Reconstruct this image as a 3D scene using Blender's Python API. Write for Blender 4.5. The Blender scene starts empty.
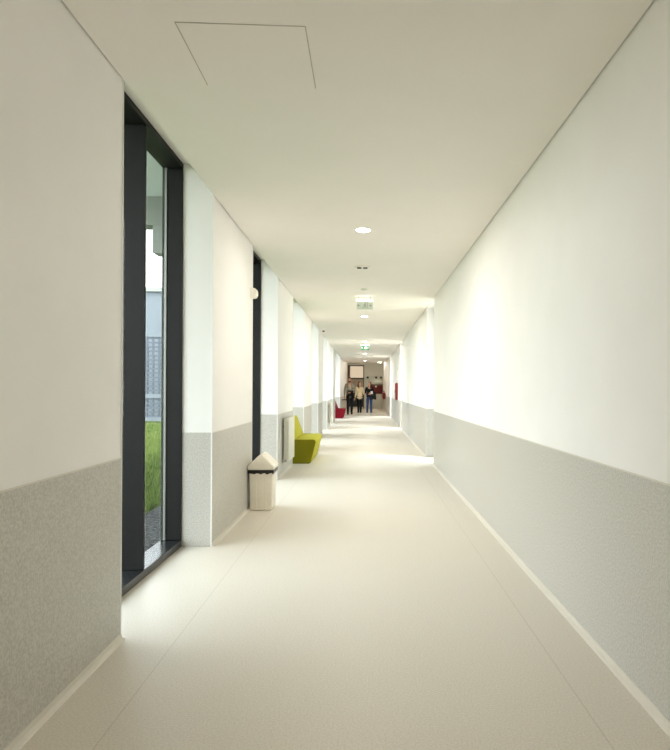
import bpy, bmesh, math, random
from mathutils import Vector, Matrix
random.seed(7)
sc = bpy.context.scene
col = sc.collection
R = math.radians

# ------------------------------------------------------------------ materials
def lin(r, g, b):
    f = lambda c: (c/255/12.92) if c/255 <= .04045 else ((c/255+.055)/1.055)**2.4
    return (f(r), f(g), f(b), 1)

def mat(name, rgb, rough=.5, metal=0, spec=.5, noise=0, nscale=20, bump=0, bscale=200, emit=0, rgb2=None, detail=3):
    m = bpy.data.materials.new(name); m.use_nodes = True
    nt = m.node_tree; b = nt.nodes['Principled BSDF']
    c = lin(*rgb)
    b.inputs['Base Color'].default_value = c
    b.inputs['Roughness'].default_value = rough
    b.inputs['Metallic'].default_value = metal
    b.inputs['Specular IOR Level'].default_value = spec
    geo = nt.nodes.new('ShaderNodeNewGeometry')
    n = nt.nodes.new('ShaderNodeTexNoise'); n.inputs['Scale'].default_value = nscale
    n.inputs['Detail'].default_value = detail
    nt.links.new(geo.outputs['Position'], n.inputs['Vector'])
    mx = nt.nodes.new('ShaderNodeMix'); mx.data_type = 'RGBA'
    c2 = lin(*rgb2) if rgb2 else tuple(x*(1-noise) for x in c[:3])+(1,)
    rmp = nt.nodes.new('ShaderNodeMapRange')
    rmp.inputs['From Min'].default_value = .35; rmp.inputs['From Max'].default_value = .65
    nt.links.new(n.outputs['Fac'], rmp.inputs['Value'])
    nt.links.new(rmp.outputs['Result'], mx.inputs['Factor'])
    mx.inputs['A'].default_value = c; mx.inputs['B'].default_value = c2
    nt.links.new(mx.outputs['Result'], b.inputs['Base Color'])
    if bump:
        n2 = nt.nodes.new('ShaderNodeTexNoise'); n2.inputs['Scale'].default_value = bscale
        nt.links.new(geo.outputs['Position'], n2.inputs['Vector'])
        bp = nt.nodes.new('ShaderNodeBump'); bp.inputs['Strength'].default_value = bump; bp.inputs['Distance'].default_value = .002
        nt.links.new(n2.outputs['Fac'], bp.inputs['Height']); nt.links.new(bp.outputs['Normal'], b.inputs['Normal'])
    if emit:
        b.inputs['Emission Color'].default_value = c; b.inputs['Emission Strength'].default_value = emit
    return m

M = {}
M['wall'] = mat('painted_wall', (243,242,240), .55, spec=.3, noise=.02, nscale=3, bump=.05, bscale=300)
M['ceil'] = mat('painted_ceiling', (241,237,231), .8, spec=.2, noise=.015, nscale=2)
M['ceilwarm'] = M['ceil']
M['dado'] = mat('speckled_dado', (203,201,194), .42, rgb2=(180,178,171), nscale=110, detail=2)
M['cove'] = mat('cove_strip', (216,211,200), .35, noise=.03, nscale=60)
M['bead'] = mat('corner_bead', (242,242,240), .4)
M['black'] = mat('black_aluminium', (26,27,27), .5, spec=.25, noise=.1, nscale=30)
M['sill'] = mat('black_sill', (28,30,32), .22, spec=.6)
M['bead_grey'] = mat('grey_glazing_bead', (150,155,150), .35, metal=.3)
M['gap'] = mat('shadow_gap', (186,181,168), .9)
M['white_pl'] = mat('white_plastic', (240,236,224), .4, noise=.03, nscale=10)
M['bin'] = mat('cream_bin_plastic', (243,237,224), .45, noise=.05, nscale=14)
M['binbag'] = mat('black_bin_bag', (18,18,18), .3, bump=.6, bscale=40)
M['lime'] = mat('lime_upholstery', (176,170,44), .75, spec=.2, noise=.1, nscale=200)
M['limeshade'] = mat('shaded_lime_upholstery', (128,124,14), .75, spec=.2, noise=.1, nscale=200)  # same lime fabric, darkened so the shade on the bench ends is painted in
M['redseat'] = mat('crimson_upholstery', (120,6,26), .75, spec=.2, noise=.15, nscale=200)
M['rad'] = mat('radiator_enamel', (222,220,208), .3, noise=.02, nscale=10)
M['dark'] = mat('dark_grey_metal', (60,58,54), .5)
M['chrome'] = mat('chrome', (200,200,200), .2, metal=1)
M['red'] = mat('signal_red', (140,22,26), .4, noise=.05, nscale=10)
M['boardred'] = mat('red_board', (110,10,12), .6, noise=.3, nscale=14)
M['olive'] = mat('olive_timber', (104,88,52), .6, noise=.2, nscale=10)
M['brown'] = mat('dark_brown_frame', (72,62,52), .5, noise=.2, nscale=20)
M['blind'] = mat('backlit_cream_blind', (238,226,206), .8, emit=.15)  # weak emission stands in for light coming through the blind from behind
M['brownglass'] = mat('brownish_panel', (176,158,136), .4, noise=.25, nscale=6)
M['teal'] = mat('dark_slate_panel', (52,58,60), .5, noise=.2, nscale=6)
M['grass'] = mat('grass_ground', (62,76,42), .9, rgb2=(80,94,50), nscale=6)
M['blade'] = mat('grass_blade', (98,118,62), .8, spec=.15, rgb2=(124,138,80), nscale=4)
M['gravel'] = mat('grey_gravel', (34,34,35), .95, spec=.1, rgb2=(92,92,90), nscale=28, detail=6, bump=1, bscale=60)
M['paving'] = mat('pale_bounce_paving', (214,206,190), .8, noise=.1, nscale=4)
M['facade'] = mat('pale_facade', (122,130,138), .8, noise=.04, nscale=3)
M['screen'] = mat('grey_blue_screen', (92,100,112), .6, noise=.05, nscale=5)
M['screenback'] = mat('facade_behind_screen', (58,66,76), .8, noise=.2, nscale=2)
M['beam'] = mat('grey_green_beam', (150,156,150), .7, noise=.04, nscale=6)
M['soffit'] = mat('pale_soffit', (222,228,230), .7, noise=.03, nscale=6)
M['lens'] = mat('lit_diffuser', (255,250,236), .5, emit=14)
M['signlit'] = mat('lit_sign_bar', (255,251,236), .5, emit=1.2)
M['signgreen'] = mat('exit_sign_green', (30,108,64), .5, emit=.3)
M['signpale'] = mat('clear_sign_plate', (196,204,190), .3, emit=.1)
M['signmark'] = mat('grey_sign_mark', (150,158,146), .5)
M['signwhite'] = mat('exit_sign_white', (240,255,240), .5, emit=.6)
M['lamp'] = mat('lit_dome', (255,250,232), .5, emit=.8)

def floor_mat():
    m = mat('floor_sheet', (221,215,203), .4, spec=.4, rgb2=(206,199,186), nscale=130, detail=2)
    nt = m.node_tree; b = nt.nodes['Principled BSDF']
    src = b.inputs['Base Color'].links[0].from_socket
    geo = nt.nodes.new('ShaderNodeNewGeometry'); sx = nt.nodes.new('ShaderNodeSeparateXYZ')
    nt.links.new(geo.outputs['Position'], sx.inputs[0])
    facs = []
    for px in (.835, -.9):
        s = nt.nodes.new('ShaderNodeMath'); s.operation = 'COMPARE'
        s.inputs[1].default_value = px; s.inputs[2].default_value = .0016
        nt.links.new(sx.outputs['X'], s.inputs[0]); facs.append(s)
    a = nt.nodes.new('ShaderNodeMath'); a.operation = 'MAXIMUM'
    nt.links.new(facs[0].outputs[0], a.inputs[0]); nt.links.new(facs[1].outputs[0], a.inputs[1])
    a2 = nt.nodes.new('ShaderNodeMath'); a2.operation = 'MULTIPLY'; a2.inputs[1].default_value = .35
    nt.links.new(a.outputs[0], a2.inputs[0])
    mx = nt.nodes.new('ShaderNodeMix'); mx.data_type = 'RGBA'
    nt.links.new(a2.outputs[0], mx.inputs['Factor']); nt.links.new(src, mx.inputs['A'])
    mx.inputs['B'].default_value = lin(120,112,98)
    nt.links.new(mx.outputs['Result'], b.inputs['Base Color'])
    n = nt.nodes.new('ShaderNodeTexNoise'); n.inputs['Scale'].default_value = 1.5
    nt.links.new(geo.outputs['Position'], n.inputs['Vector'])
    mr = nt.nodes.new('ShaderNodeMapRange'); mr.inputs['To Min'].default_value = .36; mr.inputs['To Max'].default_value = .5
    nt.links.new(n.outputs['Fac'], mr.inputs['Value']); nt.links.new(mr.outputs['Result'], b.inputs['Roughness'])
    return m
M['floor'] = floor_mat()

def glass_mat():
    m = bpy.data.materials.new('window_glass'); m.use_nodes = True; nt = m.node_tree; nt.nodes.clear()
    o = nt.nodes.new('ShaderNodeOutputMaterial'); t = nt.nodes.new('ShaderNodeBsdfTransparent')
    t.inputs['Color'].default_value = (.93,.96,.95,1)
    g = nt.nodes.new('ShaderNodeBsdfGlossy'); g.inputs['Roughness'].default_value = .02
    lw = nt.nodes.new('ShaderNodeLayerWeight')
    pw = nt.nodes.new('ShaderNodeMath'); pw.operation = 'POWER'; pw.inputs[1].default_value = 5
    nt.links.new(lw.outputs['Facing'], pw.inputs[0])
    f = nt.nodes.new('ShaderNodeMath'); f.operation = 'MULTIPLY_ADD'; f.inputs[1].default_value = .9; f.inputs[2].default_value = .04
    nt.links.new(pw.outputs[0], f.inputs[0])
    x = nt.nodes.new('ShaderNodeMixShader')
    nt.links.new(f.outputs[0], x.inputs[0]); nt.links.new(t.outputs[0], x.inputs[1]); nt.links.new(g.outputs[0], x.inputs[2])
    nt.links.new(x.outputs[0], o.inputs['Surface'])
    return m
M['glass'] = glass_mat()

# ------------------------------------------------------------------ mesh helpers
class MB:
    def __init__(s): s.bm = bmesh.new()
    def box(s, x0, x1, y0, y1, z0, z1, mi=0, bevel=0):
        v = [s.bm.verts.new((x, y, z)) for z in (z0, z1) for y in (y0, y1) for x in (x0, x1)]
        fs = []
        for q in ((0,2,3,1),(4,5,7,6),(0,1,5,4),(2,6,7,3),(0,4,6,2),(1,3,7,5)):
            f = s.bm.faces.new([v[i] for i in q]); f.material_index = mi; fs.append(f)
        if bevel:
            es = list({e for f in fs for e in f.edges})
            r = bmesh.ops.bevel(s.bm, geom=es, offset=bevel, segments=2, affect='EDGES', profile=.5)
            for f in r['faces']: f.material_index = mi
        return s
    def prism(s, prof, a0, a1, axis='y', mi=0, bevel=0, seg=2):
        def P(u, w, a): return {'y': (u, a, w), 'x': (a, u, w), 'z': (u, w, a)}[axis]
        A = [s.bm.verts.new(P(u, w, a0)) for u, w in prof]; B = [s.bm.verts.new(P(u, w, a1)) for u, w in prof]
        n = len(prof); fs = [s.bm.faces.new(A), s.bm.faces.new(B[::-1])]
        for i in range(n): fs.append(s.bm.faces.new((A[i], B[i], B[(i+1)%n], A[(i+1)%n])))
        for f in fs: f.material_index = mi
        if bevel:
            es = list({e for f in fs for e in f.edges})
            r = bmesh.ops.bevel(s.bm, geom=es, offset=bevel, segments=seg, affect='EDGES', profile=.5)
            for f in r['faces']: f.material_index = mi
        bmesh.ops.recalc_face_normals(s.bm, faces=s.bm.faces)
        return s
    def lathe(s, prof, cx, cy, cz=0, n=32, mi=0, axis='z'):
        def P(r, h, a):
            c, d = r*math.cos(a), r*math.sin(a)
            return {'z': (cx+c, cy+d, cz+h), 'y': (cx+c, cy+h, cz+d), 'x': (cx+h, cy+c, cz+d)}[axis]
        rings = [[s.bm.verts.new(P(r, h, 2*math.pi*k/n)) for k in range(n)] for r, h in prof]
        for a, b in zip(rings, rings[1:]):
            for k in range(n):
                f = s.bm.faces.new((a[k], a[(k+1)%n], b[(k+1)%n], b[k])); f.material_index = mi
        for rg in (rings[0], rings[-1]):
            f = s.bm.faces.new(rg); f.material_index = mi
        bmesh.ops.recalc_face_normals(s.bm, faces=s.bm.faces)
        return s
    def tube(s, pts, r, n=10, mi=0):
        pts = [Vector(p) for p in pts]; rings = []
        rr = r if isinstance(r, (list, tuple)) else [r]*len(pts)
        for i, p in enumerate(pts):
            d = (pts[min(i+1, len(pts)-1)]-pts[max(i-1, 0)]).normalized()
            u = d.cross(Vector((0,0,1)) if abs(d.z) < .9 else Vector((1,0,0))).normalized(); w = d.cross(u)
            rings.append([s.bm.verts.new(p+u*rr[i]*math.cos(2*math.pi*k/n)+w*rr[i]*math.sin(2*math.pi*k/n)) for k in range(n)])
        for a, b in zip(rings, rings[1:]):
            for k in range(n):
                f = s.bm.faces.new((a[k], a[(k+1)%n], b[(k+1)%n], b[k])); f.material_index = mi
        s.bm.faces.new(rings[0]).material_index = mi; s.bm.faces.new(rings[-1]).material_index = mi
        bmesh.ops.recalc_face_normals(s.bm, faces=s.bm.faces)
        return s
    def ball(s, c, r, seg=14, mi=0):
        mtx = Matrix.Translation(c) @ Matrix.Diagonal((r[0], r[1], r[2], 1))
        g = bmesh.ops.create_uvsphere(s.bm, u_segments=seg, v_segments=max(6, seg*2//3), radius=1, matrix=mtx)
        for v in g['verts']:
            for f in v.link_faces: f.material_index = mi
        return s
    def build(s, name, mats, parent=None, smooth=False, loc=None):
        me = bpy.data.meshes.new(name); s.bm.to_mesh(me); s.bm.free()
        for m in (mats if isinstance(mats, list) else [mats]): me.materials.append(m)
        o = bpy.data.objects.new(name, me); col.objects.link(o)
        if smooth:
            for p in me.polygons: p.use_smooth = True
            if smooth == 'auto':
                me.set_sharp_from_angle(angle=R(40))
        if parent: o.parent = parent
        return o

def tag(o, label=None, cat=None, group=None, kind=None):
    if label: o['label'] = label
    if cat: o['category'] = cat
    if group: o['group'] = group
    if kind: o['kind'] = kind
    return o
def empty(name, loc, label=None, cat=None, group=None, kind=None, rz=0):
    o = bpy.data.objects.new(name, None); o.empty_display_size = .1; col.objects.link(o)
    o.location = loc; o.rotation_euler = (0, 0, rz)
    return tag(o, label, cat, group, kind)
def copy_tree(o, parent=None):
    c = o.copy(); col.objects.link(c)
    if parent: c.parent = parent
    for ch in list(o.children): copy_tree(ch, c)
    return c

# ------------------------------------------------------------------ dimensions (metres; x across, y along the corridor)
XL, XR = -1.172, 1.085            # corridor faces of the walls
H, HS, HR = 2.675, 2.91, 3.30      # ceiling, head of the window slots, roof
DADO = .868
XW = -1.393                        # inner face of the window frames on the left
XO = -1.55                        # outer face of the left wall
Y0, YE, YEND = -5.0, 32.6, 39.5
OPL = [(3.03,4.785),(6.44,8.28),(9.98,11.75),(13.40,15.25),(16.85,18.70),(20.30,22.10),(23.70,27.75)]
OPR = [(9.90,11.10),(18.50,19.70),(26.45,27.88)]
XRW, XRO = 1.26, 1.46

# ------------------------------------------------------------------ walls
def pier(mb, x_in, x_out, y0, y1, top, side):
    """pier of wall: dado (slot 1) standing 3 mm proud of the plaster (slot 0)"""
    xa, xb = sorted((x_in, x_out)); p = .003
    xi = x_in + (p if side < 0 else -p)
    da, db = sorted((xi, x_out))
    mb.box(xa, xb, y0, y1, DADO, top, 0)
    mb.box(da, db, y0-p, y1+p, 0, DADO, 1)
    xj = x_in + (.0042 if side < 0 else -.0042)
    mb.box(min(x_in, xj), max(x_in, xj), y0-p-.001, y1+p+.001, DADO-.005, DADO+.001, 2)
mb = MB()
ys = [Y0]+[v for o in OPL for v in o]+[YEND]
for i in range(0, len(ys), 2): pier(mb, XL, XO, ys[i], ys[i+1], HR, -1)
for a, b in OPL: mb.box(XO, XW-.0, a, b, HS, HR, 0)
tag(mb.build('wall_left', [M['wall'], M['dado'], M['cove']]), 'long left corridor wall of white piers over a grey speckled dado', 'wall', kind='structure')
mb = MB()
ys = [Y0]+[v for o in OPR for v in o]+[YEND]
for i in range(0, len(ys), 2): pier(mb, XR, XRO, ys[i], ys[i+1], HR, 1)
for a, b in OPR: mb.box(XR, XRO, a, b, H, HR, 0)
tag(mb.build('wall_right', [M['wall'], M['dado'], M['cove']]), 'long plain right corridor wall, white above a grey dado', 'wall', kind='structure')
mb = MB(); mb.box(XO, XRO, YEND, YEND+.2, 0, HR, 0)
tag(mb.build('wall_end', [mat('end_wall_paint', (212,212,200), .6, noise=.03, nscale=3)]), 'pale grey wall closing the far end of the corridor', 'wall', kind='structure')
mb = MB(); mb.box(XO, XRO, Y0-.2, Y0, 0, HR, 0)
tag(mb.build('wall_back', [M['wall']]), 'white wall behind the viewer', 'wall', kind='structure')

# floor, ceiling, roof
mb = MB(); mb.box(XO, XRO, Y0-.2, YEND+.2, -.15, 0)
tag(mb.build('floor', M['floor']), 'pale beige sheet floor running down the corridor', 'floor', kind='structure')
mb = MB()
mb.box(XL+.009, XR-.009, Y0, YE, H, H+.016)
mb.box(XL, XR, Y0, YE, H+.016, HS, 1)
mb.box(XL, XR, YE-.15, YE, H+.016, HS)
mb.box(XO, XRO, Y0-.2, YEND+.2, HS+.0, HR-.001)
tag(mb.build('ceiling', [M['ceil'], M['gap']]), 'smooth off-white plaster ceiling with a thin shadow gap', 'ceiling', kind='structure')
mb = MB(); mb.box(XO-.65, XRO+.45, Y0-.3, YEND+.3, HR, HR+.2)  # unseen eaves added past both walls to hold back sky and sun
tag(mb.build('roof', M['facade']), 'flat roof slab over the corridor, with eaves added to shade the openings', 'roof', kind='structure')

# coved skirting strips
def cove(x, s, y0, y1, mb):
    prof = [(x+s*.003, 0), (x+s*.028, 0), (x+s*.024, .004), (x+s*.010, .010), (x+s*.006, .028), (x+s*.003, .028)]
    mb.prism(prof, y0, y1)
mb = MB(); ys = [Y0]+[v for o in OPL for v in o]+[YEND]
for i in range(0, len(ys), 2): cove(XL, 1, ys[i], ys[i+1], mb)
tag(mb.build('baseboard_left', M['cove']), 'pale coved skirting along the left wall piers', 'skirting', kind='structure')
mb = MB(); ys = [Y0]+[v for o in OPR for v in o]+[YEND]
for i in range(0, len(ys), 2): cove(XR, -1, ys[i], ys[i+1], mb)
tag(mb.build('baseboard_right', M['cove']), 'pale coved skirting along the right wall', 'skirting', kind='structure')
# white corner beads on the pier arrises
mb = MB()
for a, b in OPL:
    for y in (a-.001, b-.007): mb.box(XL-.004, XL+.0045, y, y+.008, 0.0, H-.001)
tag(mb.build('trim_1', M['bead']), 'thin white corner beads on the left wall piers', 'trim', kind='structure')

# ------------------------------------------------------------------ windows
def window(n, side, y0, y1, xin, xglass, xout, top, ym=None):
    s = side; w = empty('window_%d' % n, (0, 0, 0), kind='structure')
    def b(name, xa, xb, *r, m='black', bev=.003):
        mm = MB(); mm.box(min(xa, xb), max(xa, xb), *r, bevel=bev); return mm.build(name, M[m], w)
    e = .001
    b('window_sill', xin, xout, y0+e, y1-e, e, .055, m='sill')
    b('head_rail', xin, xout, y0+e, y1-e, top-.04, top-e)
    b('side_jamb', xin, xout, y0+e, y0+.03, .056, top-.041)
    b('side_jamb', xin, xout, y1-.02, y1-e, .056, top-.041)
    ym = ym or y0+.957
    b('mullion', xin+s*.006, xout, ym, ym+.026, .056, top-.041)
    for a, c in ((y0+.031, ym-.001), (ym+.027, y1-.021)):
        b('glass_pane', xglass, xglass+s*.006, a+.001, c-.001, .0545, top-.042, m='glass', bev=0)
    # slim grey bead round the main light
    mm = MB()
    x0, x1 = sorted((xglass-s*.016, xglass-s*.001))
    mm.box(x0, x1, y1-.030, y1-.021, .057, top-.042); mm.box(x0, x1, ym+.027, ym+.034, .057, top-.042)
    mm.build('glazing_bead', M['bead_grey'], w)
    return w
wl = ['first tall black-framed window, nearest on the left', 'second black window recess from the viewer, past the litter bin',
      'black window recess on the left behind the lime bench', 'fourth black window recess on the left wall', 'fifth black window recess on the left wall',
      'sixth black window recess on the left wall', 'wide far black window recess behind the crimson seat']
for i, (a, b_) in enumerate(OPL):
    tag(window(i+1, -1, a, b_, XW, -1.525, XO+.004, HS), wl[i], 'window')
wr = ['bright opening nearest on the right wall', 'middle bright opening on the right wall', 'farthest bright opening on the right wall']
for i, (a, b_) in enumerate(OPR):
    tag(window(8+i, 1, a, b_, XRW, 1.37, XRO-.01, H), wr[i], 'window')

def portal(x, y0, y1, z1, side):
    L = bpy.data.lights.new('window_portal', 'AREA'); L.shape = 'RECTANGLE'; L.size = y1-y0; L.size_y = z1
    L.cycles.is_portal = True
    o = bpy.data.objects.new('daylight_portal', L); col.objects.link(o)
    o.location = (x, (y0+y1)/2, z1/2)
    o.rotation_euler = (R(90), 0, R(90) if side > 0 else R(-90))
    # area lights shine along local -Z: turn it towards the corridor
    d = Vector((-side, 0, 0)); o.rotation_euler = d.to_track_quat('-Z', 'Z').to_euler()
for a, b_ in OPL: portal(XO-.02, a, b_, HS, -1)
for a, b_ in OPR: portal(XRO+.02, a, b_, H, 1)

# ------------------------------------------------------------------ ceiling items
px0, px1, py0, py1 = -.780, -.249, 2.54, 3.04
e = empty('access_panel', ((px0+px1)/2, (py0+py1)/2, H), 'square flush access hatch outlined in the near left ceiling', 'hatch')
mb = MB(); mb.box(-.258, .258, -.254, .254, -.0012, .0)
o = mb.build('panel', M['ceil'], e)
mb = MB()
mb.box(-.2625, -.2585, -.258, .258, -.0022, 0); mb.box(.2585, .2625, -.258, .258, -.0022, 0)
mb.box(-.2625, .2625, -.2585, -.2555, -.0022, 0)
mb.build('joint', M['gap'], e)

def downlight(x, y, label):
    e = empty('downlight', (x, y, H), label, 'ceiling light', 'round downlights along the corridor ceiling')
    mb = MB(); mb.lathe([(.066,-.001),(.066,-.005),(.078,-.006),(.082,-.003),(.082,-.0005)], 0, 0, 0, 40)
    mb.build('trim_ring', M['white_pl'], e, smooth=True)
    mb = MB(); mb.lathe([(.0655,-.003),(.064,-.0062),(.03,-.009),(.001,-.0095)], 0, 0, 0, 40)
    mb.build('diffuser', M['lens'], e, smooth=True)
    L = bpy.data.lights.new('downlight_lamp', 'AREA'); L.shape = 'DISK'; L.size = .12; L.energy = DL; L.color = (1, .92, .82); L.spread = R(180)
    o = bpy.data.objects.new('downlight_glow', L); col.objects.link(o); o.location = (0, 0, -.014); o.parent = e
DL = 9
for x, y, l in ((-.03,-.6,'downlight above the viewer'), (-.035,5.72,'largest glowing round downlight, nearest on the ceiling'), (-.045,12.45,'small downlight just past the pale hanging sign'),
                (-.04,18.95,'downlight just in front of the green exit sign'), (-.045,25.2,'downlight just past the green exit sign'),
                (-.055,31.6,'farthest corridor downlight, above the three people')):
    downlight(x, y, l)

e = empty('ceiling_vent', (-.052, 7.43, H), 'small ceiling fitting with two dark slots behind the nearest downlight', 'vent')
mb = MB(); mb.lathe([(.095,-.0005),(.095,-.006),(.06,-.014),(.001,-.016)], 0, 0, 0, 40); mb.build('cover', M['white_pl'], e, smooth=True)
for s in (-1, 1):
    mb = MB(); mb.box(s*.036-.026, s*.036+.026, -.03, .03, -.024, -.0125, bevel=.004); mb.build('slot', M['dark'], e)
e = empty('smoke_detector', (-.037, 9.08, H), 'faint flat white disc detector on the ceiling before the hanging sign', 'detector')
mb = MB(); mb.lathe([(.052,-.0005),(.05,-.012),(.035,-.02),(.001,-.021)], 0, 0, 0, 32); mb.build('base', M['signpale'], e, smooth=True)
mb = MB(); mb.lathe([(.02,-.0215),(.018,-.03),(.001,-.031)], 0, 0, 0, 24); mb.build('sensor', M['white_pl'], e, smooth=True)

def exit_sign(x, y, label, green):
    e = empty('exit_sign', (x, y, H), label, 'sign')
    for s in (-.09, .09):
        mb = MB(); mb.tube([(s, 0, -.0005), (s, 0, -.052)], .004, 8); mb.build('hanger', M['chrome'], e)
    mb = MB(); mb.box(-.13, .13, -.025, .025, -.082, -.052, bevel=.004); mb.build('lamp_housing', M['signlit'], e)
    p = MB(); p.box(-.128, .128, -.004, .004, -.215, -.084, bevel=.001)
    pl = p.build('sign_plate', M['signgreen'] if green else M['signpale'], e)
    mk = MB(); f0, f1 = -.0062, -.0045
    def bar(x0, x1, z0, z1): mk.box(x0, x1, f0, f1, z0, z1)
    def poly(pts): mk.prism(pts, f0, f1)
    # running figure through a doorway, with an arrow each side
    zc = -.15
    bar(-.008, .05, zc+.042, zc+.048); bar(.044, .05, zc-.045, zc+.048)
    mk.lathe([(.0095, f0), (.0095, f1)], .012, 0, zc+.028, 16, axis='y')
    poly([(-.006, zc+.016), (.018, zc+.018), (.012, zc-.012), (-.006, zc-.012)])
    poly([(.016, zc+.016), (.034, zc+.002), (.031, zc-.004), (.014, zc+.006)])
    poly([(-.006, zc+.016), (-.024, zc+.008), (-.024, zc+.001), (-.004, zc+.006)])
    poly([(.012, zc-.01), (.03, zc-.02), (.026, zc-.044), (.019, zc-.044), (.02, zc-.024), (.002, zc-.012)])
    poly([(-.006, zc-.01), (-.012, zc-.026), (-.034, zc-.032), (-.034, zc-.039), (-.006, zc-.034), (.004, zc-.012)])
    for s in (-1, 1):
        c = s*.09
        poly([(c-.022, zc+.005), (c, zc+.005), (c, zc+.02), (c+.025, zc), (c, zc-.02), (c, zc-.005), (c-.022, zc-.005)][::1] if s > 0 else
             [(c+.022, zc+.005), (c, zc+.005), (c, zc+.02), (c-.025, zc), (c, zc-.02), (c, zc-.005), (c+.022, zc-.005)])
    mk.build('pictogram', M['signwhite'] if green else M['signmark'], pl)
exit_sign(-.03, 9.75, 'pale unlit-looking hanging sign under a bright bar, nearest one', False)
exit_sign(-.038, 19.6, 'green hanging exit sign with a running figure, farther down', True)

e = empty('dome_camera', (-1.05, 15.3, H), 'small black dome on the ceiling close to the left wall', 'camera')
mb = MB(); mb.lathe([(.05,-.0005),(.05,-.02),(.042,-.026),(.001,-.027)], 0, 0, 0, 28); mb.build('mount', M['white_pl'], e, smooth='auto')
mb = MB(); mb.lathe([(.032,-.0275),(.031,-.04),(.022,-.055),(.001,-.06)], 0, 0, 0, 28); mb.build('dome', M['black'], e, smooth=True)

# alarm on the pier beside the second window
e = empty('wall_alarm', (XL, 6.37, 2.175), 'small rounded white alarm unit high on the left pier above the bin', 'alarm')
mb = MB(); mb.box(.0005, .014, -.05, .05, -.055, .055, bevel=.004); mb.build('back_plate', M['white_pl'], e)
mb = MB(); mb.prism([(.0145,-.05),(.045,-.048),(.058,-.035),(.064,-.012),(.064,.012),(.058,.035),(.045,.048),(.0145,.05)], -.045, .045, bevel=.005)
mb.build('cover', M['white_pl'], e, smooth='auto')

# end room surface lamp
e = empty('dome_lamp', (.80, 37.0, HS), 'round dome ceiling lamp at the far right end of the corridor', 'ceiling light')
mb = MB(); mb.lathe([(.15,-.0005),(.15,-.02),(.14,-.03),(.001,-.031)], 0, 0, 0, 32); mb.build('base', M['white_pl'], e, smooth='auto')
mb = MB(); mb.lathe([(.135,-.0315),(.12,-.06),(.07,-.09),(.001,-.1)], 0, 0, 0, 32); mb.build('shade', M['lamp'], e, smooth=True)
L = bpy.data.lights.new('dome_lamp_bulb', 'POINT'); L.energy = 9; L.color = (1,.9,.75); L.shadow_soft_size = .1
o = bpy.data.objects.new('dome_lamp_light', L); col.objects.link(o); o.location = (0, 0, -.22); o.parent = e
e2 = copy_tree(e); e2.location = (-.03, 34.0, HS); e2['label'] = 'dome ceiling lamp in the middle, beyond the last downlight'

# ------------------------------------------------------------------ litter bin
e = empty('litter_bin', (-1.034, 6.18, 0), 'cream litter bin with a gabled swing lid standing against the left pier', 'bin')
W, D = .122, .30
mb = MB()
v = []
bm = mb.bm
for z, g in ((0, .016), (.385, .006)):
    v.append([bm.verts.new(p) for p in ((-W+g, g, z), (W-g, g, z), (W-g, D-g, z), (-W+g, D-g, z))])
bm.faces.new(v[0][::-1]); bm.faces.new(v[1])
for k in range(4): bm.faces.new((v[0][k], v[0][(k+1)%4], v[1][(k+1)%4], v[1][k]))
bmesh.ops.bevel(bm, geom=list(bm.edges), offset=.012, segments=3, affect='EDGES', profile=.5)
for cx in (-.045, .045): mb.box(cx-.003, cx+.003, .0045, .02, .03, .355)
body = mb.build('bin_body', M['bin'], e, smooth='auto')
mb = MB(); mb.box(-.055, .055, -.0, .02, .006, .02, bevel=.003); mb.build('foot_lip', M['bin'], body)
mb = MB()
ring = []
n = 48
for z, off in ((.402, .002), (.386, .006), (.374, .005), (.366, .0035)):
    rg = []
    for k in range(n):
        t = 4*k/n; q = int(t); u = t-q
        P4 = [(-W, 0), (W, 0), (W, D), (-W, D)]
        x = P4[q][0]*(1-u)+P4[(q+1)%4][0]*u; y = P4[q][1]*(1-u)+P4[(q+1)%4][1]*u
        cx_, cy_ = x, y-D/2
        L_ = math.hypot(cx_, cy_)
        zz = z + (.006*math.sin(k*1.9) + .003*math.sin(k*4.1) if z < .38 else 0)
        rg.append(mb.bm.verts.new((x+cx_/L_*off, y+cy_/L_*off, zz)))
    ring.append(rg)
for a, b_ in zip(ring, ring[1:]):
    for k in range(n): mb.bm.faces.new((a[k], a[(k+1)%n], b_[(k+1)%n], b_[k]))
mb.bm.faces.new(ring[0])
mb.build('bin_bag', M['binbag'], e, smooth=True)
mb = MB()
mb.prism([(-W-.006,.403),(W+.006,.403),(W+.008,.440),(.012,.553),(-.012,.553),(-W-.008,.440)], -.008, D+.008, bevel=.008, seg=3)
lid = mb.build('lid', M['bin'], e, smooth='auto')
mb = MB()   # swing flap set in the slope
mb.prism([(W-.004,.4465),(.024,.5415),(.026,.5455),(W-.001,.4505)], .03, D-.03, bevel=.002)
mb.build('swing_flap', M['bin'], lid)

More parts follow.
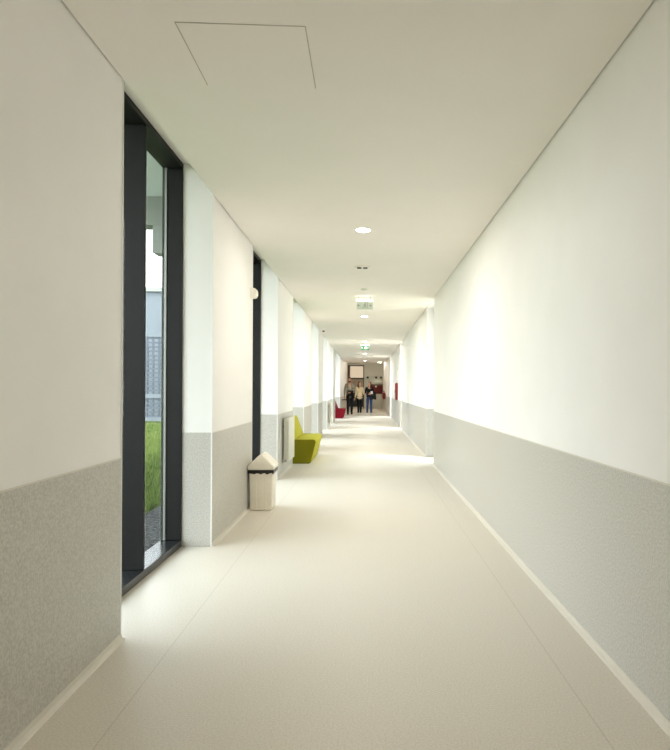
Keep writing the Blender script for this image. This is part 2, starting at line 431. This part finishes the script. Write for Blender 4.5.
# ------------------------------------------------------------------ radiators
def radiator(y0, label):
    e = empty('radiator', (XL, y0, 0), label, 'radiator', 'sectional radiators on the left wall')
    n = 9; w = .078
    proto = None
    for k in range(n):
        mb = MB(); a = k*w+.001; b_ = (k+1)*w-.001
        mb.box(.022, .092, a+.020, b_-.020, .20, .785, bevel=.004)       # core
        mb.box(.078, .094, a, b_, .185, .80, bevel=.004)                # front plate
        mb.box(.022, .030, a+.006, b_-.006, .20, .785, bevel=.002)       # rear fin
        mb.box(.030, .078, a+.002, b_-.002, .185, .225, bevel=.006); mb.box(.030, .078, a+.002, b_-.002, .75, .793, bevel=.006)
        for xx in (.042, .060): mb.box(xx-.003, xx+.003, a+.012, b_-.012, .226, .724)
        mb.build('section', M['rad'], e)
    for y in (w*1.5, w*7.5):
        mb = MB(); mb.box(.004, .022, y-.012, y+.012, .66, .70); mb.build('bracket', M['dark'], e)
    mb = MB(); mb.tube([(.055, -.001, .205), (.055, -.03, .205)], .012); mb.tube([(.055, -.03, .205), (.055, -.062, .205)], .017, 12)
    mb.build('valve', M['chrome'], e, smooth='auto')
    mb = MB(); mb.tube([(.055, -.018, .197), (.055, -.018, .185), (.04, -.018, .178), (.0035, -.018, .178)], .007); mb.build('pipe', M['rad'], e, smooth=True)
radiator(8.75, 'white sectional radiator beside the lime bench, nearest')
radiator(19.2, 'far white radiator on the left wall before the crimson seat')

# ------------------------------------------------------------------ benches
def bench(x, y, length, mseat, mside, label, name_back=True):
    e = empty('bench', (x, y, 0), label, 'bench')
    L_ = length
    # local u: 0 at the back (wall side), + towards the corridor
    prof = [(.03,0),(.40,0),(.425,.02),(.505,.352),(.495,.385),(.46,.395),(.10,.395),(.03,.37)]
    mb = MB(); mb.prism(prof, .004, L_-.004, bevel=.008)
    mb.build('seat_base', mseat, e, smooth='auto')
    mb = MB(); mb.prism([(u*.985+.004, w*.985+.002) for u, w in prof], 0, .0036); mb.build('side_panel', mside, e)
    mb = MB(); mb.prism([(u*.985+.004, w*.985+.002) for u, w in prof], L_-.0036, L_); mb.build('side_panel', mside, e)
    mb = MB(); mb.prism([(.10,.396),(.165,.396),(.05,.71),(.038,.728),(.008,.728),(.001,.71)], .004, L_-.004, bevel=.008)
    mb.build('backrest', mseat, e, smooth='auto')
    return e
bench(-1.31, 10.07, 1.40, M['lime'], M['limeshade'], 'lime green upholstered bench with leaning back in the left recess')
bench(-1.375, 26.0, 1.30, M['redseat'], M['redseat'], 'crimson bench far down the left side near the people')

# ------------------------------------------------------------------ fire equipment
e = empty('fire_hose_cabinet', (XR, 21.1, .86), 'red fire cabinet fixed on the right wall', 'fire cabinet')
mb = MB(); mb.box(-.055, -.0035, 0, .75, 0, .58, bevel=.005); mb.build('cabinet', M['red'], e)
mb = MB(); mb.box(-.066, -.056, .02, .73, .02, .56, bevel=.003); dd = mb.build('door', M['red'], e)
mb = MB(); mb.box(-.078, -.0665, .65, .67, .24, .34, bevel=.003); mb.build('handle', M['dark'], dd)
e = empty('safety_sign', (XR, 21.45, 1.95), 'small pale safety plate above the red cabinet on the right wall', 'sign')
mb = MB(); mb.box(-.004, -.0005, -.1, .1, -.1, .1); mb.build('plate', M['signpale'], e)
mb = MB(); mb.box(-.0052, -.0042, -.07, .07, -.05, .05); mb.build('mark', M['signmark'], e)

e = empty('fire_extinguisher', (.985, 33.9, .70), 'red fire extinguisher hung low on the far right wall', 'fire extinguisher')
mb = MB(); mb.lathe([(.06,0),(.075,.015),(.075,.29),(.055,.34),(.025,.36),(.022,.385)], 0, 0, 0, 24); mb.build('cylinder', M['red'], e, smooth='auto')
mb = MB(); mb.box(-.02, .02, -.02, .02, .386, .42, bevel=.004); mb.prism([(-.075,.425),(.02,.425),(.02,.44),(-.075,.46)], -.012, .012); mb.build('valve', M['dark'], e)
mb = MB(); mb.tube([(-.022,0,.40),(-.075,0,.39),(-.098,0,.34),(-.1,0,.2),(-.098,0,.1)], [.009,.009,.009,.009,.014]); mb.build('hose', M['black'], e, smooth=True)
mb = MB(); mb.box(.0755, .094, -.03, .03, .18, .24); mb.build('bracket', M['dark'], e)

# ------------------------------------------------------------------ far end: glazed door, coloured board, round fittings
d = empty('door_1', (-.655, YEND, 0), 'dark framed glazed door with a cream blind at the far end', 'door', kind='structure')
mb = MB()
for x0, x1 in ((-.49,-.45), (.48,.53)): mb.box(x0, x1, -.06, -.0005, .001, 2.76)
mb.box(-.449, .479, -.06, -.0005, 2.70, 2.76); mb.box(-.449, .479, -.06, -.0005, 1.87, 1.96)
mb.build('door_frame', M['brown'], d)
mb = MB(); mb.box(-.36, .475, -.05, -.03, 1.961, 2.699); mb.build('roller_blind', M['blind'], d)
mb = MB(); mb.box(-.449, -.361, -.05, -.03, 1.961, 2.699); mb.build('side_panel', M['olive'], d)
mb = MB(); mb.box(-.449, .479, -.045, -.02, 1.0, 1.869, bevel=.004); mb.build('upper_panel', M['brownglass'], d)
lp = MB(); lp.box(-.449, .479, -.045, -.02, .12, .995, bevel=.004); lo = lp.build('lower_panel', M['teal'], d)
mb = MB(); mb.box(-.42, -.40, -.1, -.046, .9, .99, bevel=.004); mb.build('door_handle', M['chrome'], lo)
mb = MB(); mb.box(-.449, .479, -.045, -.02, .002, .118); mb.build('kick_rail', M['cove'], d)

e = empty('notice_board', (.65, YEND, 1.23), 'dark red board on the far end wall', 'board')
mb = MB(); mb.box(-.40, .41, -.03, -.0005, -.285, .25, bevel=.004); mb.build('panel', M['boardred'], e)
mb = MB(); mb.box(-.40, .41, -.036, -.0005, .252, .33, bevel=.004); mb.build('top_rail', M['olive'], e)
mb = MB(); mb.box(-.07, .03, -.034, -.031, .14, .24); mb.build('paper', M['signpale'], e)
for x, l in ((.10,'leftmost of the three dark round fittings on the end wall'), (.64,'middle dark round fitting on the end wall'), (.95,'rightmost dark round fitting on the end wall')):
    e = empty('wall_fitting', (x, YEND, 1.985), l, 'wall fitting', 'dark round fittings above the red board')
    mb = MB(); mb.lathe([(.085,-.0005),(.085,-.02),(.075,-.03),(.001,-.031)], 0, 0, 0, 24, axis='y'); mb.build('rim', M['signmark'], e)
    mb = MB(); mb.lathe([(.06,-.0315),(.05,-.05),(.001,-.055)], 0, 0, 0, 24, axis='y'); mb.build('lens', M['dark'], e)
mb = MB(); mb.box(.48, .86, YEND-.012, YEND-.0005, 1.70, 1.84, bevel=.002)
tag(mb.build('name_plate', M['signpale']), 'faint grey plate on the end wall above the red board', 'sign')
mb = MB(); mb.box(-.10, XR-.004, YEND-.02, YEND-.0005, .001, .10)
tag(mb.build('baseboard_end', M['cove']), 'skirting on the end wall', 'skirting', kind='structure')
mb = MB(); mb.box(XL+.04, XR-.04, YE-.03, YE+.03, .0003, .004)
tag(mb.build('trim_2', M['olive']), 'thin dark threshold strip across the far floor', 'threshold', kind='structure')

# ------------------------------------------------------------------ outside
G = -.10
mb = MB(); mb.box(-2.28, XO-.001, Y0-2, 45, G-.1, G)
tag(mb.build('gravel_strip', M['gravel']), 'grey gravel strip outside the left windows', 'gravel', kind='structure')
mb = MB(); mb.box(-60, -2.281, -20, 80, G-.12, G-.01)
tag(mb.build('lawn_ground', M['grass']), 'lawn ground outside the left windows', 'lawn', kind='structure')
mb = MB(); mb.box(XRO+.001, 40, -20, 80, G-.1, G)  # unseen ground, kept pale to bounce sun onto the ceiling by the right openings
tag(mb.build('bounce_yard', M['paving']), 'unseen pale yard outside the right wall, added to bounce sunlight in', 'paving', kind='structure')
mb = MB()
for k in range(16000):
    y = 5.9 + 17*random.random()**1.6; t = random.uniform(.30, .42)
    x = -t*y
    if x > -2.3: continue
    h = random.uniform(.04, .10)*(1+.02*y); w_ = .004+.0008*y; a = random.uniform(0, math.pi); l = random.uniform(-.04, .04)
    p = Vector((x, y, G-.01)); u = Vector((math.cos(a), math.sin(a), 0))*w_
    mb.bm.faces.new([mb.bm.verts.new(q) for q in (p-u, p+u, p+Vector((l, l*.5, h)))])
tag(mb.build('grass', M['blade']), 'bright green grass seen through the near left window', 'grass', kind='stuff')

# lattice screen with a low wall in front of the pale building
e = empty('lattice_screen', (-8.2, 23.2, G), 'grey blue lattice screen outside, seen through the near window', 'screen')
mb = MB()
x = -4.5
while x < 3.6:
    mb.box(x, x+.07, -.03, .03, .25, 3.2); x += .22
z = .25
while z < 3.2:
    mb.box(-4.5, 3.6, -.032, .032, z, z+.055); z += .16
mb.build('lattice', M['screen'], e)
mb = MB(); mb.box(-4.5, 3.6, -.06, .06, 3.2, 3.32); mb.box(-4.5, 3.6, -.06, .06, .95, 1.10); mb.box(-4.5, 3.6, -.06, .06, .12, .25)
mb.build('rail', M['facade'], e)
for x in (-4.5, -2.5, -.45, 1.5, 3.55):
    mb = MB(); mb.box(x-.05, x+.05, -.0605, .0605, 0, 3.34); mb.build('post', M['screen'], e)
e = empty('building', (-10, 27, G), 'pale flat building behind the lattice screen outside', 'building')
mb = MB(); mb.box(-8, 6, 0, 6, 0, 5.45); mb.build('wall', M['facade'], e)
mb = MB(); mb.box(-8.1, 6.1, -.1, 6.1, 5.45, 5.62); mb.build('parapet', M['beam'], e)
mb = MB()
for k in range(6): mb.box(-7+k*2.1, -5.6+k*2.1, -.03, -.001, .5, 3.1)
mb.build('window', M['screenback'], e)

e = empty('canopy', (XO, 3.2, HR-.15), 'pale canopy over the terrace outside the near left window', 'canopy')
mb = MB(); mb.box(-1.3, -.052, -3.2, 3.2, 0, .14); mb.build('roof_slab', M['soffit'], e)
mb = MB(); mb.box(-1.3, -.052, 3.201, 3.4, -.29, .14); mb.build('fascia_beam', M['beam'], e)
mb = MB(); mb.box(-.62, -.50, 3.201, 3.4, -.57, -.291); mb.build('drop_post', M['beam'], e)

# ------------------------------------------------------------------ people
def eval_mesh(o, name):
    bpy.context.view_layer.update()
    dg = bpy.context.evaluated_depsgraph_get()
    me = bpy.data.meshes.new_from_object(o.evaluated_get(dg)); me.name = name
    return me
def skin_mesh(chains, root=0, sub=2):
    """chains: list of [(point, radius|(rx,ry)), ...]; identical points are shared"""
    vs, rs, es, idx = [], [], [], {}
    for ch in chains:
        prev = None
        for p, r in ch:
            k = tuple(round(c, 4) for c in p)
            if k not in idx: idx[k] = len(vs); vs.append(p); rs.append(r if isinstance(r, tuple) else (r, r))
            if prev is not None and prev != idx[k]: es.append((prev, idx[k]))
            prev = idx[k]
    me = bpy.data.meshes.new('t'); me.from_pydata(vs, es, [])
    o = bpy.data.objects.new('t', me); col.objects.link(o)
    o.modifiers.new('s', 'SKIN').use_smooth_shade = True
    for i, d_ in enumerate(me.skin_vertices[0].data): d_.radius = rs[i]; d_.use_root = (i == root)
    m = o.modifiers.new('u', 'SUBSURF'); m.levels = sub; m.render_levels = sub
    out = eval_mesh(o, 't2'); bpy.data.objects.remove(o)
    return out
def finalize(meshes, name, mats, parent, voxel=None, smooth=True):
    bm = bmesh.new()
    for me in meshes: bm.from_mesh(me)
    me = bpy.data.meshes.new(name); bm.to_mesh(me); bm.free()
    if voxel:
        t = bpy.data.objects.new('t', me); col.objects.link(t)
        r = t.modifiers.new('r', 'REMESH'); r.mode = 'VOXEL'; r.voxel_size = voxel
        s = t.modifiers.new('s', 'SMOOTH'); s.iterations = 2; s.factor = .4
        me = eval_mesh(t, name); bpy.data.objects.remove(t)
    me.materials.clear()
    for m in mats: me.materials.append(m)
    o = bpy.data.objects.new(name, me); col.objects.link(o); o.parent = parent
    for p in me.polygons: p.use_smooth = smooth
    return o
def ball_mesh(items):
    mb = MB()
    for c, r in items: mb.ball(c, r, 20)
    me = bpy.data.meshes.new('b'); mb.bm.to_mesh(me); mb.bm.free(); return me

SK = {'skin1': mat('skin_tan', (196,142,112), .55), 'skin2': mat('skin_light', (218,170,142), .55)}
EYE = mat('eye_dark', (40,28,22), .3); LIP = mat('lips', (160,84,78), .5)

def V(*a): return Vector(a)
def person(x, y, h, rz, label, pose, skin, clothes, hair, beard=None):
    """pose: dict of joints in a 1.75 m body facing -Y; x>0 is image right"""
    e = empty('person', (x, y, 0), label, 'person', rz=rz)
    s = h/1.75
    P = {k: V(*v)*s for k, v in pose.items() if k[0] != '_'}
    w = pose.get('_w', (1,))[0]
    def S(v): return tuple(Vector(v)*s)
    torso = [(P['pelvis'], (.125*s*w, .095*s)), (P['waist'], (.115*s*w, .085*s)), (P['chest'], (.145*s*w, .10*s)), (P['neckb'], (.07*s, .06*s)), (P['neck'], .052*s), (P['head']-V(0,0,.05)*s, .05*s)]
    chains = [torso]
    extra = []
    for sd in 'LR':
        sh, el, wr, ha = P['sh'+sd], P['el'+sd], P['wr'+sd], P['ha'+sd]
        chains.append([(P['chest'], (.145*s*w, .10*s)), (sh, .056*s), ((sh+el)/2, .046*s), (el, .038*s), ((el+wr)/2, .036*s), (wr, .026*s)])
        chains.append([(P['pelvis'], (.125*s*w, .095*s)), (P['hip'+sd], .082*s), ((P['hip'+sd]+P['kn'+sd])/2, .072*s), (P['kn'+sd], .055*s), ((P['kn'+sd]*.6+P['an'+sd]*.4), .053*s), (P['an'+sd], .037*s)])
        # foot
        an = P['an'+sd]; fd = (P['to'+sd]-an); fd.z = 0; fd.normalize()
        extra.append([(an, .034*s), (V(an.x, an.y, .060*s), .030*s), (V(an.x, an.y, .045*s)+fd*.09*s, .026*s), (V(an.x, an.y, .036*s)+fd*.14*s, .018*s)])
        # hand: palm, four fingers, thumb
        d_ = (ha-wr).normalized(); up = V(0, -1, 0) if abs(d_.y) < .8 else V(0, 0, 1)
        side = d_.cross(up).normalized(); nrm = side.cross(d_).normalized()
        palm = wr+d_*.085*s
        extra.append([(wr, .025*s), (wr+d_*.035*s, (.030*s, .020*s)), (palm, (.032*s, .017*s))])
        for k, (o_, ln) in enumerate(((-.027,.070),(-.009,.080),(.009,.075),(.027,.058))):
            b0 = palm-d_*.02*s+side*o_*s*.8; b1 = palm+d_*.012*s+side*o_*s
            b2 = b1+d_*ln*.45*s+nrm*.008*s; b3 = b2+d_*ln*.35*s+nrm*.018*s; b4 = b3+d_*ln*.18*s+nrm*.018*s
            extra.append([(b0, .009*s), (b1, .0095*s), (b2, .0085*s), (b3, .0078*s), (b4, .0065*s)])
        t0 = wr+d_*.025*s-side*.02*s; t1 = t0+d_*.03*s-side*.028*s+nrm*.008*s; t2 = t1+d_*.032*s-side*.008*s+nrm*.012*s
        extra.append([(t0, .013*s), (t1, .0115*s), (t2, .009*s)])
    hd = P['head']; yaw = pose.get('_yaw', (0,))[0]
    Rm = Matrix.Rotation(yaw, 3, 'Z')
    hp = lambda a, b, c: hd + Rm @ (V(a, b, c)*s)
    meshes = [skin_mesh(chains)]+[skin_mesh([c], sub=1) for c in extra]
    fm = ball_mesh([(hp(0,.008,.025), V(.076,.094,.100)*s), (hp(0,-.018,-.045), V(.056,.066,.066)*s), (hp(0,-.097,-.012), V(.012,.018,.024)*s),
                    (hp(.077,.01,-.005), V(.01,.02,.03)*s), (hp(-.077,.01,-.005), V(.01,.02,.03)*s), (hp(0,-.077,-.052), V(.026,.012,.010)*s), (hp(0,-.068,-.092), V(.024,.018,.018)*s)])
    meshes.append(fm)
    body = finalize(meshes, 'body', [skin, EYE, LIP], e, voxel=.0085*s)
    eyes = [hp(.031,-.084,.008), hp(-.031,-.084,.008)]; mouth = hp(0,-.088,-.053)
    for p in body.data.polygons:
        c = p.center
        if min((c-q).length for q in eyes) < .012*s: p.material_index = 1
        elif abs((c-mouth).z) < .008*s and (c-mouth).length < .024*s: p.material_index = 2
    g = .012*s
    # trousers
    tr = []
    for sd in 'LR':
        hk = P['hip'+sd]; kn = P['kn'+sd]; an = P['an'+sd]
        tr.append([(P['pelvis']-V(0,0,.01), (.09*s*w, .075*s)), (hk, .092*s), ((hk+kn)/2, .084*s), (kn, .066*s), (kn*.55+an*.45, .064*s), (an+V(0,0,.02)*s, .054*s), (an-V(0,0,.025)*s, .054*s)])
    pv = P['pelvis']
    seat = ball_mesh([(pv+V(0,0,-.03)*s, V(.165*w,.118,.135)*s), (pv+V(0,0,.05)*s, V(.145*w,.105,.07)*s)])
    finalize([skin_mesh(tr), seat], 'trousers', [clothes['legs']], e)
    # top with sleeves
    hem = clothes.get('hem', 0)
    tp = [[(P['pelvis']+V(0,0,.03-hem*.5)*s, (.172*s*w, .135*s)), (P['pelvis']+V(0,0,.08)*s, (.156*s*w, .125*s)), (P['waist'], (.134*s*w, .108*s)), (P['chest'], (.162*s*w, .118*s)), (P['neckb']-V(0,0,.012)*s, (.08*s, .07*s))]]
    for sd in 'LR':
        sh, el, wr = P['sh'+sd], P['el'+sd], P['wr'+sd]
        tp.append([(P['chest'], (.162*s*w, .118*s)), (sh, .070*s), ((sh+el)/2, .059*s), (el, .052*s), ((el+wr)/2, .047*s), (wr-(wr-el).normalized()*.012, .039*s)])
    band = ball_mesh([(P['waist']+V(0,0,.0)*s, V(.172*w,.138,.15)*s), (P['pelvis']+V(0,0,.04-hem)*s, V(.182*w,.145,.10)*s), (P['pelvis']+V(0,0,.06)*s, V(.180*w,.142,.10)*s)])
    finalize([skin_mesh(tp), band], clothes['topname'], [clothes['top']], e)
    if 'inner' in clothes:   # shirt front showing in the opening of the jacket
        c = P['chest']; mb = MB()
        mb.ball(c+V(0,-.115,-.04)*s, V(.055,.035,.20)*s, 18)
        mb.build('shirt_front', clothes['inner'], e, smooth=True)
    # shoes
    for sd in 'LR':
        an = P['an'+sd]; fd = (P['to'+sd]-an); fd.z = 0; fd.normalize()
        sm = skin_mesh([[(V(an.x, an.y, .10*s), .052*s), (V(an.x, an.y, .055*s), .060*s), (V(an.x, an.y, .048*s)+fd*.09*s, .056*s), (V(an.x, an.y, .040*s)+fd*.19*s, .046*s)],
                        [(V(an.x, an.y, .050*s), .050*s), (V(an.x, an.y, .045*s)-fd*.04*s, .042*s)]])
        for v_ in sm.vertices: v_.co.z = max(v_.co.z, .002)
        finalize([sm], 'shoe', [clothes['shoes']], e)
    # hair
    if hair['kind'] == 'short':
        hm = ball_mesh([(hp(0,.020,.050), V(.084,.094,.088)*s), (hp(0,-.03,.105), V(.058,.05,.03)*s)])
    else:
        hm = ball_mesh([(hp(0,.024,.042), V(.088,.096,.094)*s), (hp(0,.07,-.08), V(.085,.045,.13)*s), (hp(.072,.02,-.07), V(.026,.05,.13)*s), (hp(-.072,.02,-.07), V(.026,.05,.13)*s),
                        (hp(.07,-.005,-.17), V(.03,.04,.09)*s), (hp(-.07,-.005,-.17), V(.03,.04,.09)*s), (hp(0,.08,-.19), V(.09,.04,.10)*s)])
    finalize([hm], 'hair', [hair['mat']], e, voxel=.011*s)
    if beard:
        bmh = ball_mesh([(hp(0,-.040,-.082), V(.060,.052,.042)*s), (hp(0,-.088,-.036), V(.028,.008,.006)*s), (hp(.052,-.02,-.05), V(.014,.035,.04)*s), (hp(-.052,-.02,-.05), V(.014,.035,.04)*s)])
        finalize([bmh], 'beard', [beard], e, voxel=.009*s)
    return e, P

base = dict(pelvis=(0,0,.96), waist=(0,0,1.10), chest=(0,0,1.30), neckb=(0,0,1.455), neck=(0,-.005,1.52), head=(0,-.02,1.625),
            shL=(-.175,0,1.40), shR=(.175,0,1.40), elL=(-.215,.02,1.11), elR=(.215,.02,1.11), wrL=(-.225,-.05,.87), wrR=(.225,-.05,.87), haL=(-.225,-.07,.77), haR=(.225,-.07,.77),
            hipL=(-.088,0,.90), hipR=(.088,0,.90), knL=(-.10,-.02,.50), knR=(.10,-.02,.50), anL=(-.10,.02,.09), anR=(.10,.02,.09), toL=(-.11,-.18,.03), toR=(.11,-.18,.03))
def pose(**k): d_ = dict(base); d_.update(k); return d_

c_khaki = mat('grey_beige_jacket', (158,154,140), .85, noise=.12, nscale=30)
c_shirt = mat('tan_shirt', (196,180,156), .85)
c_dkjean = mat('dark_jeans', (34,38,46), .85, noise=.2, nscale=40)
c_blkshoe = mat('black_shoes', (24,24,26), .5)
c_cream = mat('cream_sweater', (232,212,176), .9, noise=.06, nscale=60)
c_black = mat('black_cloth', (20,20,22), .9)
c_white = mat('white_trainers', (236,236,234), .6)
c_blue = mat('blue_jeans', (56,80,132), .85, noise=.2, nscale=40)
h_dark = mat('dark_hair', (34,24,18), .6, noise=.3, nscale=80)
h_brown = mat('brown_hair', (62,38,24), .6, noise=.3, nscale=80)
FY = 30.2
man, Pm = person(-.79, FY, 1.80, R(4), 'bearded person in a grey-beige jacket and dark jeans, leftmost of three',
    pose(elR=(.20,-.08,1.13), wrR=(.05,-.24,1.05), haR=(-.03,-.28,1.03), elL=(-.235,.03,1.12), wrL=(-.25,-.03,.87), haL=(-.25,-.05,.78),
         knL=(-.085,-.07,.51), anL=(-.085,-.09,.09), toL=(-.085,-.3,.03), knR=(.10,-.03,.50), anR=(.10,.12,.10), toR=(.11,-.1,.03)),
    SK['skin1'], dict(top=c_khaki, topname='jacket', inner=c_shirt, legs=c_dkjean, shoes=c_blkshoe, hem=.05), dict(kind='short', mat=h_dark), beard=h_dark)
wm, Pw = person(-.31, FY-.05, 1.60, R(10), 'long-haired person in a cream sweater and black trousers, between the other two',
    pose(_w=(.90,), _yaw=(R(35),), elR=(.20,-.04,1.12), wrR=(.22,-.22,1.08), haR=(.27,-.29,1.10), elL=(-.19,.04,1.12), wrL=(-.26,-.08,.90), haL=(-.29,-.1,.81),
         knL=(-.07,-.06,.51), anL=(-.065,-.02,.09), toL=(-.07,-.2,.03), knR=(.07,-.02,.50), anR=(.07,.06,.09), toR=(.08,-.14,.03)),
    SK['skin2'], dict(top=c_cream, topname='sweater', legs=c_black, shoes=c_white, hem=.10), dict(kind='long', mat=h_brown))
wr_, Pr = person(.17, FY, 1.60, R(-4), 'dark-haired person in a black top and blue jeans, rightmost of three',
    pose(_w=(.95,), _yaw=(R(-25),), elR=(.22,-.06,1.12), wrR=(.12,-.26,1.13), haR=(.04,-.31,1.14), elL=(-.21,-.05,1.12), wrL=(-.03,-.26,1.08), haL=(.05,-.30,1.08),
         knL=(-.10,-.03,.50), anL=(-.12,.0,.09), toL=(-.13,-.18,.03), knR=(.09,-.07,.51), anR=(.10,-.07,.09), toR=(.12,-.26,.03)),
    SK['skin2'], dict(top=c_black, topname='top', legs=c_blue, shoes=c_white, hem=.02), dict(kind='long', mat=h_dark))

def drape(name, x, y, z, w_, h_, t, m, label, cat):
    """cloth hung over a forearm: two wavy leaves joined over a fold"""
    mb = MB(); nx, nz = 14, 16; grid = []
    for k in range(nz*2+1):
        row = []
        for i in range(nx+1):
            u = i/nx-.5; q = (k-nz)/nz
            side = 1 if q > 0 else -1
            yy = side*t*min(1, abs(q)*4)**.5 + .010*math.sin(u*17+side)*abs(q)
            zz = -h_*abs(q)*(1 if side < 0 else .8) + .015*math.sin(u*9+1)*abs(q)
            row.append(mb.bm.verts.new((x+u*w_*(1-.25*abs(q)*math.cos(u*6)), y+yy, z+zz)))
        grid.append(row)
    for a, b_ in zip(grid, grid[1:]):
        for i in range(nx): mb.bm.faces.new((a[i], a[i+1], b_[i+1], b_[i]))
    o = mb.build(name, m, smooth=True)
    md = o.modifiers.new('thick', 'SOLIDIFY'); md.thickness = .012
    return tag(o, label, cat)
drape('coat', -.745, FY-.215, 1.165, .25, .42, .060, c_black, 'black coat draped over the arm of the bearded person', 'coat')
drape('dark_coat', .35, FY-.27, 1.10, .24, .36, .060, c_black, 'black coat bundled over the arm of the person in jeans', 'coat')
mb = MB(); mb.box(-1.20, -.90, FY-.17, FY-.02, .69, .735, bevel=.01)
o = mb.build('document_case', c_black); tag(o, 'flat dark case held low by the bearded person', 'case')
mb = MB(); mb.box(.22, .33, FY-.375, FY-.36, 1.00, 1.14, bevel=.003)
o = mb.build('paper_sheet', c_white); tag(o, 'small white item held by the person in the black top', 'paper')

# ------------------------------------------------------------------ light
w = bpy.data.worlds.new('sky'); sc.world = w; w.use_nodes = True; nt = w.node_tree
bg = nt.nodes['Background']
tc = nt.nodes.new('ShaderNodeTexCoord'); sp = nt.nodes.new('ShaderNodeSeparateXYZ'); nt.links.new(tc.outputs['Generated'], sp.inputs[0])
cr = nt.nodes.new('ShaderNodeValToRGB'); nt.links.new(sp.outputs['Z'], cr.inputs[0])
cr.color_ramp.elements[0].position = 0; cr.color_ramp.elements[0].color = (1, .975, .965, 1)
cr.color_ramp.elements[1].position = .8; cr.color_ramp.elements[1].color = (.82, .90, 1, 1)
nt.links.new(cr.outputs[0], bg.inputs[0]); bg.inputs[1].default_value = 3.1
S = bpy.data.lights.new('sun', 'SUN'); S.energy = 3.2; S.angle = R(12); S.color = (1, .93, .82)
so = bpy.data.objects.new('sun', S); col.objects.link(so)
so.rotation_euler = Vector((-.50, .45, -1.0)).to_track_quat('-Z', 'Y').to_euler()

# ------------------------------------------------------------------ camera
cd = bpy.data.cameras.new('camera'); cam = bpy.data.objects.new('camera', cd); col.objects.link(cam); sc.camera = cam
cd.sensor_fit = 'VERTICAL'; cd.sensor_height = 24; cd.lens = 24*620/750; cd.clip_start = .05; cd.clip_end = 300
cam.location = (0, 0, 1.2)
cam.rotation_euler = (Matrix.Rotation(R(-2.77), 4, 'Z') @ Matrix.Rotation(R(90), 4, 'X') @ Matrix.Rotation(R(.3), 4, 'Z')).to_euler()
cd.shift_x = -61/750; cd.shift_y = 15/750
vs = sc.view_settings; vs.view_transform = 'Standard'; vs.look = 'None'; vs.exposure = 1.1; vs.gamma = 1; vs.use_curve_mapping = False
sc.cycles.max_bounces = 14; sc.cycles.diffuse_bounces = 8; sc.cycles.transparent_max_bounces = 12
sc.cycles.sample_clamp_indirect = 6
